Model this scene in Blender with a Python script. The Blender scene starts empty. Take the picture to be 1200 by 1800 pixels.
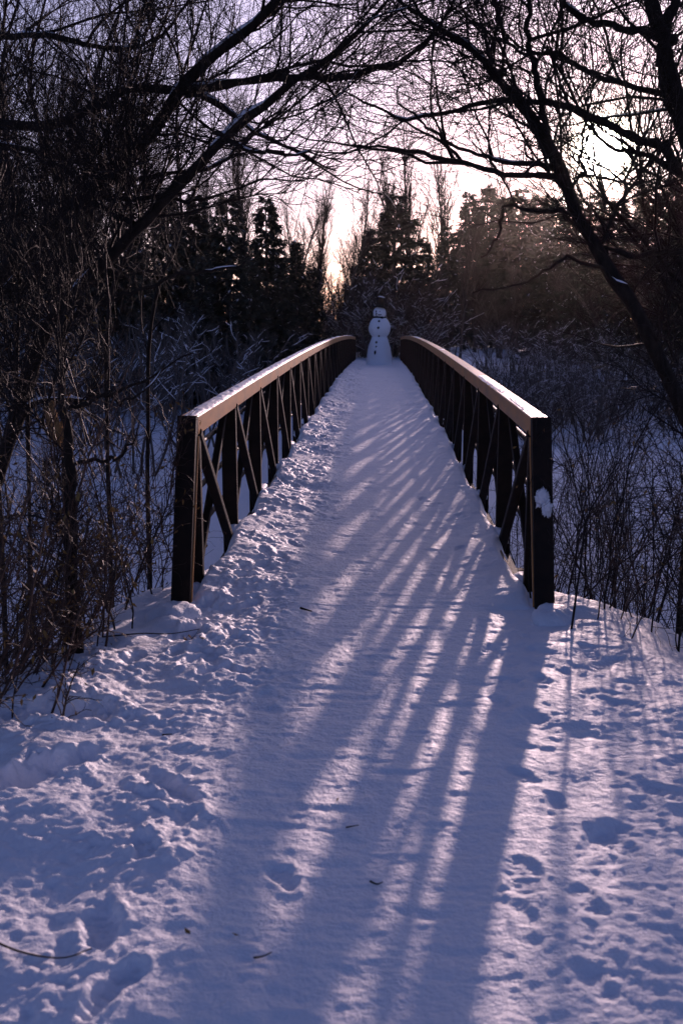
import bpy, math, random
import numpy as np

C = bpy.context.scene
COL = C.collection
R = math.radians

# ------------------------------------------------------------------ camera
EYE = np.array([0.10, 0.0, 1.64])
PITCH, YAW, FPX = R(10.68), R(2.19), 1750.0
cam_d = bpy.data.cameras.new("camera")
cam = bpy.data.objects.new("camera", cam_d)
COL.objects.link(cam)
cam.location = EYE
cam.rotation_euler = (math.pi / 2 - PITCH, 0, YAW)
cam_d.sensor_fit = 'VERTICAL'
cam_d.sensor_height = 36.0
cam_d.lens = 35.0
cam_d.clip_start, cam_d.clip_end = 0.05, 2000
cam_d.dof.use_dof = True
cam_d.dof.focus_distance = 9.0
cam_d.dof.aperture_fstop = 4.0
C.camera = cam

# ------------------------------------------------------------------ sky and sun
SUN_EL, SUN_AZ = R(9.1), R(11.9)          # azimuth measured from +Y towards +X
SUN = np.array([math.sin(SUN_AZ) * math.cos(SUN_EL), math.cos(SUN_AZ) * math.cos(SUN_EL), math.sin(SUN_EL)])
w = bpy.data.worlds.new("World")
C.world = w
w.use_nodes = True
nt = w.node_tree
nt.nodes.clear()


def nd(tree, kind, **kw):
    n = tree.nodes.new(kind)
    for k, v in kw.items():
        setattr(n, k, v)
    return n


out = nd(nt, 'ShaderNodeOutputWorld')
sky = nd(nt, 'ShaderNodeTexSky', sky_type='NISHITA', sun_disc=False, sun_elevation=SUN_EL, sun_rotation=SUN_AZ,
         air_density=1.0, dust_density=1.2, ozone_density=2.5)
tint = nd(nt, 'ShaderNodeMix', data_type='RGBA', blend_type='MULTIPLY')
tint.inputs[0].default_value = 1.0
tint.inputs[7].default_value = (1.0, 0.81, 1.20, 1)
nt.links.new(sky.outputs[0], tint.inputs[6])
bg = nd(nt, 'ShaderNodeBackground')
bg.inputs[1].default_value = 0.104
nt.links.new(tint.outputs[2], bg.inputs[0])
tc = nd(nt, 'ShaderNodeTexCoord')
dot = nd(nt, 'ShaderNodeVectorMath', operation='DOT_PRODUCT')
dot.inputs[1].default_value = SUN
nt.links.new(tc.outputs['Generated'], dot.inputs[0])
mx = nd(nt, 'ShaderNodeMath', operation='MAXIMUM')
mx.inputs[1].default_value = 0.0
nt.links.new(dot.outputs['Value'], mx.inputs[0])
last = bg.outputs[0]
for power, colour, strength in ((6, (0.90, 0.82, 1.0, 1), 0.42), (50, (0.97, 0.87, 1.0, 1), 0.22), (1500, (1.0, 0.84, 0.66, 1), 4.0), (9000, (1.0, 0.88, 0.72, 1), 330.0)):
    pw = nd(nt, 'ShaderNodeMath', operation='POWER')
    pw.inputs[1].default_value = power
    nt.links.new(mx.outputs[0], pw.inputs[0])
    ml = nd(nt, 'ShaderNodeMath', operation='MULTIPLY')
    ml.inputs[1].default_value = strength
    nt.links.new(pw.outputs[0], ml.inputs[0])
    b2 = nd(nt, 'ShaderNodeBackground')
    b2.inputs[0].default_value = colour
    nt.links.new(ml.outputs[0], b2.inputs[1])
    ad = nd(nt, 'ShaderNodeAddShader')
    nt.links.new(last, ad.inputs[0])
    nt.links.new(b2.outputs[0], ad.inputs[1])
    last = ad.outputs[0]
nt.links.new(last, out.inputs[0])

sl = bpy.data.lights.new("sun", 'SUN')
sl.energy = 3.7
sl.angle = R(0.85)
sl.color = (1.0, 0.69, 0.68)
so = bpy.data.objects.new("sun", sl)
COL.objects.link(so)
from mathutils import Vector, Matrix
so.rotation_euler = Vector(SUN).to_track_quat('Z', 'Y').to_euler()
so.location = (20, 60, 20)

C.view_settings.view_transform = 'Standard'
C.view_settings.look = 'None'
C.view_settings.exposure = 0.1
C.view_settings.gamma = 1.0
C.view_settings.use_curve_mapping = False
C.cycles.max_bounces = 6
C.cycles.diffuse_bounces = 3
C.cycles.glossy_bounces = 2
C.cycles.volume_bounces = 0
C.cycles.use_denoising = True

HAZE = 0.0001

# ------------------------------------------------------------------ materials
M = {}


def mat(name, base, rough=0.7, spec=0.3, var=None, vscale=8.0, bump=0.0, bscale=40.0, detail=4.0, stretch=None, var_range=(0.35, 0.7)):
    m = bpy.data.materials.new(name)
    m.use_nodes = True
    t = m.node_tree
    p = t.nodes['Principled BSDF']
    p.inputs['Base Color'].default_value = (*base, 1)
    p.inputs['Roughness'].default_value = rough
    p.inputs['Specular IOR Level'].default_value = spec
    co = nd(t, 'ShaderNodeTexCoord')
    src = co.outputs['Object']
    if stretch:
        mp = nd(t, 'ShaderNodeMapping')
        mp.inputs['Scale'].default_value = stretch
        t.links.new(src, mp.inputs[0])
        src = mp.outputs[0]
    if var:
        n = nd(t, 'ShaderNodeTexNoise')
        n.inputs['Scale'].default_value = vscale
        n.inputs['Detail'].default_value = detail
        t.links.new(src, n.inputs['Vector'])
        rp = nd(t, 'ShaderNodeValToRGB')
        rp.color_ramp.elements[0].position = var_range[0]
        rp.color_ramp.elements[1].position = var_range[1]
        rp.color_ramp.elements[0].color = (*base, 1)
        rp.color_ramp.elements[1].color = (*var, 1)
        t.links.new(n.outputs[0], rp.inputs[0])
        t.links.new(rp.outputs[0], p.inputs['Base Color'])
    if bump:
        n = nd(t, 'ShaderNodeTexNoise')
        n.inputs['Scale'].default_value = bscale
        n.inputs['Detail'].default_value = 5.0
        n.inputs['Roughness'].default_value = 0.6
        t.links.new(src, n.inputs['Vector'])
        b = nd(t, 'ShaderNodeBump')
        b.inputs['Strength'].default_value = 1.0
        b.inputs['Distance'].default_value = bump
        t.links.new(n.outputs[0], b.inputs['Height'])
        t.links.new(b.outputs[0], p.inputs['Normal'])
    M[name] = m
    return m


mat('snow', (0.84, 0.85, 0.90), 0.55, 0.35, var=(0.78, 0.80, 0.87), vscale=3.0, bump=0.010, bscale=42)
mat('snow_far', (0.82, 0.84, 0.90), 0.6, 0.2, bump=0.02, bscale=6)
mat('snow_on_branch', (0.83, 0.84, 0.89), 0.6, 0.2)
mat('frost', (0.80, 0.81, 0.86), 0.45, 0.4, var=(0.70, 0.70, 0.75), vscale=40, bump=0.003, bscale=120)
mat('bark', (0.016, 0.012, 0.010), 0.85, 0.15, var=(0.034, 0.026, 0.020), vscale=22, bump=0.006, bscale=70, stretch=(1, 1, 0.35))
mat('twig', (0.016, 0.011, 0.009), 0.7, 0.2)
mat('twig_red', (0.060, 0.026, 0.014), 0.55, 0.35, var=(0.018, 0.012, 0.009), vscale=5)
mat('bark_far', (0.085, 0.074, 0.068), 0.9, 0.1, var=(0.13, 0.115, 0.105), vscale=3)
mat('birch_twig', (0.032, 0.026, 0.023), 0.9, 0.1)
mat('needles', (0.045, 0.052, 0.044), 0.8, 0.1, var=(0.068, 0.068, 0.052), vscale=1.5)
mat('dry_leaf', (0.17, 0.085, 0.03), 0.7, 0.2, var=(0.26, 0.17, 0.05), vscale=9)
mat('seed_fluff', (0.38, 0.22, 0.10), 0.9, 0.1, var=(0.22, 0.12, 0.05), vscale=60, bump=0.01, bscale=120)
mat('steel', (0.008, 0.005, 0.004), 0.6, 0.15, var=(0.020, 0.011, 0.007), vscale=14, bump=0.0015, bscale=180)
mat('rail_paint', (0.56, 0.26, 0.08), 0.42, 0.3, var=(0.36, 0.19, 0.08), vscale=9, bump=0.0012, bscale=160, stretch=(1, 0.3, 1))
mat('wood', (0.28, 0.20, 0.12), 0.7, 0.3, var=(0.18, 0.12, 0.07), vscale=14, bump=0.002, bscale=60, stretch=(8, 0.6, 8))
mat('concrete', (0.30, 0.29, 0.27), 0.85, 0.2, var=(0.20, 0.19, 0.18), vscale=4, bump=0.004, bscale=30)
mat('coal', (0.012, 0.012, 0.014), 0.6, 0.3, var=(0.03, 0.03, 0.03), vscale=40, bump=0.006, bscale=60)
mat('hat_felt', (0.004, 0.004, 0.005), 0.6, 0.12)
mat('hat_band', (0.012, 0.018, 0.016), 0.5, 0.2)
mat('scarf_wool', (0.012, 0.013, 0.02), 0.9, 0.1, bump=0.004, bscale=90)

# ------------------------------------------------------------------ numpy helpers
RNG = np.random.default_rng(7)
_lat = np.random.default_rng(99).random((256, 256))


def vnoise(x, y):
    xi, yi = np.floor(x).astype(int), np.floor(y).astype(int)
    fx, fy = x - xi, y - yi
    fx = fx * fx * fx * (fx * (fx * 6 - 15) + 10)
    fy = fy * fy * fy * (fy * (fy * 6 - 15) + 10)
    a, b = _lat[xi & 255, yi & 255], _lat[(xi + 1) & 255, yi & 255]
    c, d = _lat[xi & 255, (yi + 1) & 255], _lat[(xi + 1) & 255, (yi + 1) & 255]
    return (a * (1 - fx) + b * fx) * (1 - fy) + (c * (1 - fx) + d * fx) * fy - 0.5


def fbm(x, y, octv=4, gain=0.5, off=0.0):
    s, a = 0.0, 1.0
    for k in range(octv):
        s = s + a * vnoise(x * 2 ** k + 17.3 * k + off, y * 2 ** k + 9.1 * k + off * 1.7)
        a *= gain
    return s


def sstep(a, b, x):
    t = np.clip((x - a) / (b - a), 0, 1)
    return t * t * (3 - 2 * t)


def make_mesh(name, V, F, material, smooth=True):
    me = bpy.data.meshes.new(name)
    V = np.asarray(V, np.float32)
    F = np.asarray(F, np.int32)
    k = F.shape[1]
    me.vertices.add(len(V))
    me.vertices.foreach_set('co', V.ravel())
    me.loops.add(F.size)
    me.loops.foreach_set('vertex_index', F.ravel())
    me.polygons.add(len(F))
    me.polygons.foreach_set('loop_start', np.arange(0, F.size, k, dtype=np.int32))
    me.polygons.foreach_set('use_smooth', np.full(len(F), smooth))
    me.materials.append(M[material])
    me.update(calc_edges=True)
    return me


class MB:
    def __init__(s):
        s.V, s.F, s.n = [], [], 0

    def add(s, V, F):
        V = np.asarray(V, float).reshape(-1, 3)
        s.V.append(V)
        s.F.append(np.asarray(F, int) + s.n)
        s.n += len(V)
        return s

    def build(s, name, material, parent=None, smooth=True, off=None):
        if not s.V:
            return None
        V = np.concatenate(s.V)
        if off is not None:
            V = V - np.asarray(off)
        o = bpy.data.objects.new(name, make_mesh(name, V, np.concatenate(s.F), material, smooth))
        COL.objects.link(o)
        if name in ('branch_snow', 'snow_flecks', 'twigs', 'leaves'):
            o['kind'] = 'stuff'
        if parent is not None:
            o.parent = parent
        return o


def tag(o, label, cat, group=None):
    o['label'] = label
    o['category'] = cat
    if group:
        o['group'] = group
    return o


def thing(name, label, cat, loc=(0, 0, 0), group=None, rotz=0.0, scale=1.0):
    o = bpy.data.objects.new(name, None)
    COL.objects.link(o)
    o.location = loc
    o.rotation_euler = (0, 0, rotz)
    o.scale = (scale,) * 3
    return tag(o, label, cat, group)


def copy_thing(o, loc, rotz, scale=1.0, label=None, group=None):
    r = o.copy()
    COL.objects.link(r)
    r.location, r.rotation_euler = loc, (0, 0, rotz)
    r.scale = scale if hasattr(scale, '__len__') else (scale,) * 3
    if label:
        r['label'] = label
    if group:
        r['group'] = group
    for ch in o.children:
        c = ch.copy()
        COL.objects.link(c)
        c.parent = r
        for g in ch.children:
            d = g.copy()
            COL.objects.link(d)
            d.parent = c
    return r


def norm(a):
    return a / (np.linalg.norm(a, axis=-1, keepdims=True) + 1e-12)


def tubes(pts, rad, k=4):
    """pts (N,S,3), rad (N,S) -> verts, quads"""
    pts, rad = np.asarray(pts, float), np.asarray(rad, float)
    if pts.ndim == 2:
        pts, rad = pts[None], rad[None]
    N, S, _ = pts.shape
    T = norm(np.gradient(pts, axis=1))
    mean = norm(pts[:, -1] - pts[:, 0])
    ref = np.where(np.abs(mean[:, 2:3]) < 0.75, np.array([[0, 0, 1.0]]), np.array([[1.0, 0.2, 0]]))
    U = norm(np.cross(T, ref[:, None, :]))
    W = np.cross(T, U)
    a = np.arange(k) * 2 * math.pi / k
    ring = pts[:, :, None, :] + rad[:, :, None, None] * (np.cos(a)[None, None, :, None] * U[:, :, None, :] + np.sin(a)[None, None, :, None] * W[:, :, None, :])
    idx = np.arange(N * S * k).reshape(N, S, k)
    nx = np.roll(idx, -1, axis=2)
    q = np.stack([idx[:, :-1], nx[:, :-1], nx[:, 1:], idx[:, 1:]], axis=-1).reshape(-1, 4)
    return ring.reshape(-1, 3), q


def grow(P, D, L, r0, r1, seg, wander, grav, rng):
    """grow N branches at once"""
    N = len(P)
    pts = np.zeros((N, seg + 1, 3))
    pts[:, 0] = P
    D = norm(D)
    for s in range(seg):
        D = norm(D + wander * rng.normal(size=(N, 3)) + np.asarray(grav)[None, :] if np.ndim(grav) == 1 else D + wander * rng.normal(size=(N, 3)) + np.array([0, 0, grav])[None, :])
        pts[:, s + 1] = pts[:, s] + D * (L / seg)[:, None]
    t = np.linspace(0, 1, seg + 1)[None, :]
    return pts, np.asarray(r0)[:, None] * (1 - t) + np.asarray(r1)[:, None] * t


def sprout(pts, rad, n, rng, t0=0.15, t1=1.0, ang=(0.5, 1.1), bias=(0, 0, 0.0)):
    """n child starts on random places of the parents; returns P, D, parent radius, t"""
    N, S, _ = pts.shape
    seglen = np.linalg.norm(pts[:, 1:] - pts[:, :-1], axis=2).sum(1)
    i = rng.choice(N, n, p=seglen / seglen.sum())
    t = t0 + (t1 - t0) * rng.random(n)
    f = t * (S - 1)
    j = np.minimum(f.astype(int), S - 2)
    u = (f - j)[:, None]
    P = pts[i, j] * (1 - u) + pts[i, j + 1] * u
    T = norm(pts[i, j + 1] - pts[i, j])
    rr = rad[i, j] * (1 - u[:, 0]) + rad[i, j + 1] * u[:, 0]
    a = rng.uniform(ang[0], ang[1], n)[:, None]
    perp = norm(np.cross(T, rng.normal(size=(n, 3))))
    D = norm(T * np.cos(a) + perp * np.sin(a) + np.asarray(bias)[None, :])
    return P, D, rr, t


def spline(ctrl, n):
    """Catmull-Rom through control rows of any width"""
    c = np.asarray(ctrl, float)
    c = np.vstack([2 * c[0] - c[1], c, 2 * c[-1] - c[-2]])
    m = len(c) - 3
    t = np.linspace(0, m - 1e-6, n)
    i = t.astype(int)
    u = (t - i)[:, None]
    p0, p1, p2, p3 = c[i], c[i + 1], c[i + 2], c[i + 3]
    return 0.5 * (2 * p1 + (p2 - p0) * u + (2 * p0 - 5 * p1 + 4 * p2 - p3) * u ** 2 + (3 * p1 - p0 - 3 * p2 + p3) * u ** 3)


_cp, _sp, _cy, _sy = math.cos(PITCH), math.sin(PITCH), math.cos(YAW), math.sin(YAW)
RIGHT = np.array([_cy, _sy, 0])
FWD = np.array([-_sy * _cp, _cy * _cp, -_sp])
UP = np.array([-_sy * _sp, _cy * _sp, _cp])


def at(px, py, d):
    """a point d metres ahead, from measurements taken on the photograph"""
    return EYE + d * (FWD + RIGHT * (px - 600) / FPX + UP * (900 - py) / FPX)


# ------------------------------------------------------------------ terrain
LOW = -1.65
HALF = 1.075            # truss centre line
Y0, PANEL, NP = 6.13, 1.6, 25
Y1 = Y0 + PANEL * NP


def camber(y):
    return np.maximum(0.22 * (1 - ((np.asarray(y, float) - 25.6) / 19.6) ** 2), -0.06)


def bank_half(x, y):
    right = 1.25 + 0.17 * np.clip(5.7 - y, 0, 8)
    left = 1.17 + 0.11 * np.clip(5.7 - y, 0, 8) + 0.06 * np.clip(3.5 - y, 0, 4)
    return np.where(x > 0, right, left)


def base_z(x, y):
    x, y = np.asarray(x, float), np.asarray(y, float)
    wob = 0.22 * fbm(x * 0.9, y * 0.9, 2, off=3.0)
    s = sstep(0.0, 2.6, np.abs(x) - bank_half(x, y) + wob * sstep(0.8, 1.6, np.abs(x)))
    f = sstep(5.9, 8.4, y)
    near = (1 - s) * (1 - f)
    g = sstep(38.0, 46.0, y + 1.5 * fbm(x * 0.2, y * 0.2, 2, off=8.0)) * (1 - 0.35 * sstep(2.0, 10.0, np.abs(x)))
    high = np.maximum(near, g)
    z = LOW * (1 - high) + 0.22 * fbm(x * 0.22, y * 0.22, 3, off=5.0) * (1 - near) * sstep(0.0, 1.0, np.abs(x) * 0.3 + 0.2)
    return z + 0.10 * fbm(x * 0.8, y * 0.8, 3, off=1.0) * sstep(0.1, 0.6, s) * (1 - f)


# footprints and trampled lumps, shared by the bank and the deck
_pr = np.random.default_rng(21)
PRINTS = []


def lane(xc, spread, ya, yb, n, size=1.0):
    for _ in range(n):
        y = ya + (yb - ya) * _pr.random() ** 1.4
        PRINTS.append((xc + spread * _pr.normal(), y, (0.10 + 0.07 * _pr.random()) * size, (0.05 + 0.03 * _pr.random()) * size,
                       _pr.normal() * 0.5 + math.pi / 2, (0.022 + 0.030 * _pr.random()) * size))


def shallow(*a):
    n0 = len(PRINTS)
    lane(*a)
    PRINTS[n0:] = [p[:5] + (0.20 * p[5],) for p in PRINTS[n0:]]


shallow(0.05, 0.36, 1.4, 44.0, 230, 1.15)
lane(-0.78, 0.16, 4.5, 44.0, 150, 0.8)
lane(-1.0, 0.30, 1.4, 6.0, 16, 1.05)
lane(-0.65, 0.18, 1.4, 5.5, 12, 0.8)
lane(1.05, 0.22, 1.5, 5.0, 26, 0.9)
lane(0.75, 0.15, 1.4, 4.6, 12, 0.7)
lane(0.62, 0.25, 6.0, 44.0, 34, 0.7)
PRINTS += [(-1.18, 3.35, 0.30, 0.14, 0.9, 0.085), (-1.45, 2.9, 0.26, 0.15, 0.6, 0.07), (-1.30, 3.95, 0.34, 0.13, 0.2, 0.07)]


def rot2(x, y, a, f, fy=None):
    c, s_ = math.cos(a), math.sin(a)
    return (x * c - y * s_) * f, (x * s_ + y * c) * (fy or f)


def billow(x, y, f, off, octv=2):
    """rounded clods with sharp creases between them, 0..1"""
    t, amp, tot = 0.0, 1.0, 0.0
    for k in range(octv):
        u, v = rot2(x, y, 0.6 + 1.1 * k, f * 2.1 ** k)
        t = t + amp * np.minimum(np.abs(vnoise(u + off + 7 * k, v - off)) * 2.6, 1.0)
        tot += amp
        amp *= 0.5
    return t / tot


def detail_z(x, y):
    """relief of the trodden snow; x, y are grids with y constant along rows"""
    ax = x + 0.12 * fbm(y * 0.7, x * 0.2, 2, off=2.2)
    wx_ = x + 0.05 * fbm(x * 4, y * 4, 2, off=15)
    wy_ = y + 0.05 * fbm(x * 4, y * 4, 2, off=25)
    smooth_lane = np.exp(-((ax - 0.12) / 0.52) ** 4)
    rough = 1 - 0.90 * smooth_lane
    leftness = sstep(0.2, -0.5, ax)
    left = 0.45 + 0.55 * leftness
    u, v = rot2(wx_, wy_, 0.4, 1.7)
    h = 0.075 * fbm(u, v, 2, 0.4, off=71) * rough * (0.4 + 0.6 * leftness)
    u, v = rot2(wx_, wy_, 1.0, 4.1)
    h += 0.018 * fbm(u, v, 4, 0.6, off=11) * (0.5 + 0.5 * sstep(-0.2, 0.2, fbm(x * 1.2, y * 1.3, 2, off=191))) * rough * left
    # clods kicked up in patches, smooth windblown crust between them
    patch = sstep(-0.08, 0.20, fbm(x * 1.5, y * 1.4, 3, off=91))
    band = np.exp(-((ax + 0.62) / 0.30) ** 2)
    amt = np.clip(patch * (0.25 + 0.75 * leftness) + 0.55 * band, 0, 1) * rough
    h += amt * (0.017 * billow(wx_, wy_, 6.5, 3.0, 2) + 0.017 * billow(wx_, wy_, 15.0, 9.0, 2) - 0.010)
    h += (0.22 + 0.78 * amt) * rough * 0.012 * billow(wx_, wy_, 31.0, 19.0, 2)
    h += amt * 0.030 * np.maximum(fbm(*rot2(wx_, wy_, 0.9, 19.0), 2, 0.5, off=121) - 0.22, 0)
    # right side: low lumps
    h += (1 - leftness) * rough * 0.016 * billow(wx_, wy_, 4.5, 33.0, 3)
    # packed middle: fine cross ripples
    h += 0.0075 * fbm(x * 6.0 + 0.3 * wy_, y * 17, 3, 0.55, off=51) * (0.45 + 0.55 * smooth_lane)
    u, v = rot2(x, y, 0.5, 24.0)
    h += 0.0035 * fbm(u, v, 2, 0.6, off=61)
    h += 0.012 * fbm(x * 1.6, y * 1.3, 2, off=41)
    yr = y[:, 0]
    for (fx, fy, a, b, rot, dep) in PRINTS:
        i0, i1 = np.searchsorted(yr, fy - 2.4 * a), np.searchsorted(yr, fy + 2.4 * a)
        if i1 <= i0:
            continue
        dx, dy = x[i0:i1] - fx, y[i0:i1] - fy
        c, s = math.cos(rot), math.sin(rot)
        u, v = (dx * c + dy * s) / a, (-dx * s + dy * c) / b
        q = np.sqrt(u * u + v * v)
        nz = fbm(dx * 13 + fx * 50, dy * 13 + fy * 31, 3, 0.6)
        waist = 1 + 0.35 * np.exp(-((u + 0.05) / 0.22) ** 2)
        q = np.sqrt(u * u + (v * waist) ** 2) * (1 + 0.55 * nz)
        tread = 0.12 * np.cos(u * 26) * (q < 0.9)
        h[i0:i1] += dep * (0.32 if fx > 0.5 else 0.75 if fx < -0.5 else 0.4) * (-(1 - sstep(0.55, 1.08, q)) * (1 + tread + 0.5 * nz) + 0.30 * np.exp(-((q - 1.25) / 0.3) ** 2) * (0.4 + 2.2 * np.maximum(nz, 0)))
    return h


def grid_quads(ny, nx):
    i = np.arange(ny * nx).reshape(ny, nx)
    return np.stack([i[:-1, :-1], i[:-1, 1:], i[1:, 1:], i[1:, :-1]], -1).reshape(-1, 4)


# near bank: the trodden approach
cx = np.concatenate([-1.95 - np.cumsum(np.linspace(0.02, 0.5, 26))[::-1], np.arange(-1.95, 1.951, 0.0095), 1.95 + np.cumsum(np.linspace(0.02, 0.5, 26))])
cy = [-14, -9, -6, -4, -2.5, -1.5, -0.8, -0.3, 0.1, 0.4, 0.7, 0.9, 1.05]
while cy[-1] < 8.6:
    cy.append(cy[-1] + 0.0042 + 0.0013 * cy[-1])
cy = np.array(cy)
X, Y = np.meshgrid(cx, cy)
Z = base_z(X, Y) + detail_z(X, Y) * (0.25 + 0.75 * sstep(1.2, 0.2, np.abs(X) - bank_half(X, Y))) * sstep(-0.5, 0.8, Y)
Z += 0.05 * sstep(0.35, 0.0, np.abs(np.abs(X) - bank_half(X, Y) - 0.0)) * fbm(X * 3, Y * 3, 2, off=77) * 1.4
bank = bpy.data.objects.new('snowy_path', make_mesh('snowy_path', np.stack([X, Y, Z], -1).reshape(-1, 3), grid_quads(len(cy), len(cx)), 'snow'))
COL.objects.link(bank)
bank['kind'] = 'structure'

# deck snow
ux = np.linspace(-1, 1, 190)
dy_ = [5.62]
while dy_[-1] < Y1 + 0.4:
    dy_.append(dy_[-1] + 0.012 + 0.0022 * (dy_[-1] - 5.6))
dy_ = np.array(dy_)
U, YY = np.meshgrid(ux, dy_)
edge = 1.045 + 0.045 * fbm(YY * 2.2, U * 0 + np.sign(U) * 5, 3, off=4) + 0.028 * np.cos((YY - Y0) * 2 * math.pi / PANEL + 0.4)
XX = U * edge
side = sstep(0.88, 1.0, np.abs(U))
D_ = detail_z(XX, YY)
fr = sstep(5.62, 5.9, YY)
ZZ = np.where(YY < 6.4, base_z(np.clip(XX, -1.0, 1.0), np.minimum(YY, 5.9)), 0) * (1 - sstep(5.9, 6.4, YY)) + camber(YY) * sstep(5.7, 6.6, YY) + D_ + 0.003
ZZ += (0.05 * sstep(0.55, 0.93, np.abs(U)) - 0.20 * side ** 2.5) * fr - 0.03 * (1 - sstep(5.62, 5.70, YY))
deck_snow = bpy.data.objects.new('snowy_deck_path', make_mesh('snowy_deck_path', np.stack([XX, YY, ZZ], -1).reshape(-1, 3), grid_quads(len(dy_), len(ux)), 'snow'))
COL.objects.link(deck_snow)
deck_snow['kind'] = 'structure'

# wide low ground out to behind the wood
gx = np.sinh(np.linspace(-3.9, 3.9, 260)) / math.sinh(3.9) * 190
gy = 8 + np.sinh(np.linspace(-2.6, 3.9, 300)) / math.sinh(3.9) * 190
GX, GY = np.meshgrid(gx, gy)
GZ = base_z(GX, GY) + 0.05 * fbm(GX * 1.4, GY * 1.4, 3, off=23)
GZ -= 0.12 * sstep(9.5, 8.0, np.abs(GX)) * sstep(9.0, 8.2, GY)
ground = bpy.data.objects.new('snow_ground', make_mesh('snow_ground', np.stack([GX, GY, GZ], -1).reshape(-1, 3), grid_quads(len(gy), len(gx)), 'snow_far'))
COL.objects.link(ground)
ground['kind'] = 'structure'

# ------------------------------------------------------------------ bridge
bridge = thing('footbridge', 'arched steel truss footbridge with brown handrails, snow trodden along its deck', 'footbridge')


def sweep(path, sec, sidev=(1, 0, 0)):
    """sweep a closed 2-D section (side, up) along path with end caps as quads/fans"""
    path = np.asarray(path, float)
    T = norm(np.gradient(path, axis=0)) if len(path) > 2 else np.repeat(norm(path[1:] - path[:1]), 2, 0)
    sv = np.asarray(sidev, float)
    A = norm(sv[None] - (T @ sv)[:, None] * T)
    B = np.cross(A, T)
    sec = np.asarray(sec, float)
    V = path[:, None, :] + sec[None, :, :1] * A[:, None, :] + sec[None, :, 1:] * B[:, None, :]
    S, k = len(path), len(sec)
    idx = np.arange(S * k).reshape(S, k)
    nx = np.roll(idx, -1, 1)
    F = [np.stack([idx[:-1], idx[1:], nx[1:], nx[:-1]], -1).reshape(-1, 4)]
    h = k // 2
    for e, fl in ((0, 1), (S - 1, -1)):
        r = idx[e]
        caps = [[r[j], r[j + 1], r[k - 2 - j], r[k - 1 - j]] for j in range(h - 1)]
        F.append(np.array([c[::fl] for c in caps]))
    return V.reshape(-1, 3), np.concatenate(F)


def rect(wd, ht, ch):
    a, b = wd / 2, ht / 2
    return [(-a + ch, -b), (a - ch, -b), (a, -b + ch), (a, b - ch), (a - ch, b), (-a + ch, b), (-a, b - ch), (-a, -b + ch)]


RAIL_TOP, RAIL_W, RAIL_H = 1.08, 0.112, 0.118
ys = np.linspace(Y0 - 0.012, Y1 + 0.06, 90)
for sx in (-1, 1):
    x = sx * HALF
    # handrail
    pth = np.stack([np.full_like(ys, x), ys, camber(ys) + RAIL_TOP - RAIL_H / 2], -1)
    mb = MB().add(*sweep(pth, rect(RAIL_W, RAIL_H, 0.006)))
    rail = mb.build('handrail', 'rail_paint', bridge, smooth=False)
    # snow lying on the rail
    fine = np.arange(Y0 - 0.09, Y1, 0.02)
    cover = fbm(fine * 0.35, fine * 0 + sx * 9, 3, off=60) + (0.30 if sx < 0 else -0.24)
    if sx < 0:
        cover[fine < 14] += 0.25
    on = cover > 0
    runs, start = [], None
    for i, v in enumerate(on):
        if v and start is None:
            start = i
        if (not v or i == len(on) - 1) and start is not None:
            if i - start > 5:
                runs.append((start, i))
            start = None
    for a, b in runs:
        yy = fine[a:b]
        tt = np.linspace(0, 1, len(yy))
        env = np.minimum(1, np.minimum(tt, 1 - tt) * len(yy) / 8)
        k = 9
        c = np.linspace(-1, 1, k)
        wv = 0.052 * (0.90 + 0.26 * fbm(yy[:, None] * 9, c[None] * 0 + sx, 3, off=7))
        xx = x + c[None] * wv * (0.5 + 0.5 * env[:, None]) + 0.004 * (-sx)
        th = (0.012 if sx < 0 else 0.006) * (1 - np.abs(c[None]) ** 4) * env[:, None] * (0.8 + 1.1 * fbm(yy[:, None] * 16, c[None] * 4 + sx * 3, 3, off=70)) + 0.0015
        zz = camber(yy)[:, None] + RAIL_TOP + th - 0.004 * (np.abs(c[None]) > 0.97)
        MB().add(np.stack([xx, np.repeat(yy[:, None], k, 1), zz], -1), grid_quads(len(yy), k)).build('rail_snow', 'frost', rail)
    # bottom chord and kerb board
    ysc = np.linspace(Y0 - 0.3, Y1 + 0.3, 80)
    MB().add(*sweep(np.stack([np.full_like(ysc, x), ysc, camber(ysc) - 0.24], -1), rect(0.11, 0.13, 0.006))).build('bottom_chord', 'steel', bridge, smooth=False)
    MB().add(*sweep(np.stack([np.full_like(ysc, x - sx * 0.0735), ysc[:], camber(ysc) - 0.115], -1), rect(0.03, 0.14, 0.004))).build('kerb_board', 'wood', bridge, smooth=False)
    # safety rails on the outer face
    for hz in (0.80, 0.50, 0.22):
        MB().add(*tubes(np.stack([np.full_like(ysc, x + sx * 0.084), np.linspace(Y0 + 0.02, Y1 - 0.02, len(ysc)), camber(np.linspace(Y0 + 0.02, Y1 - 0.02, len(ysc))) + hz], -1), np.full(len(ysc), 0.019), 8)).build('safety_rail', 'steel', bridge)

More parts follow.
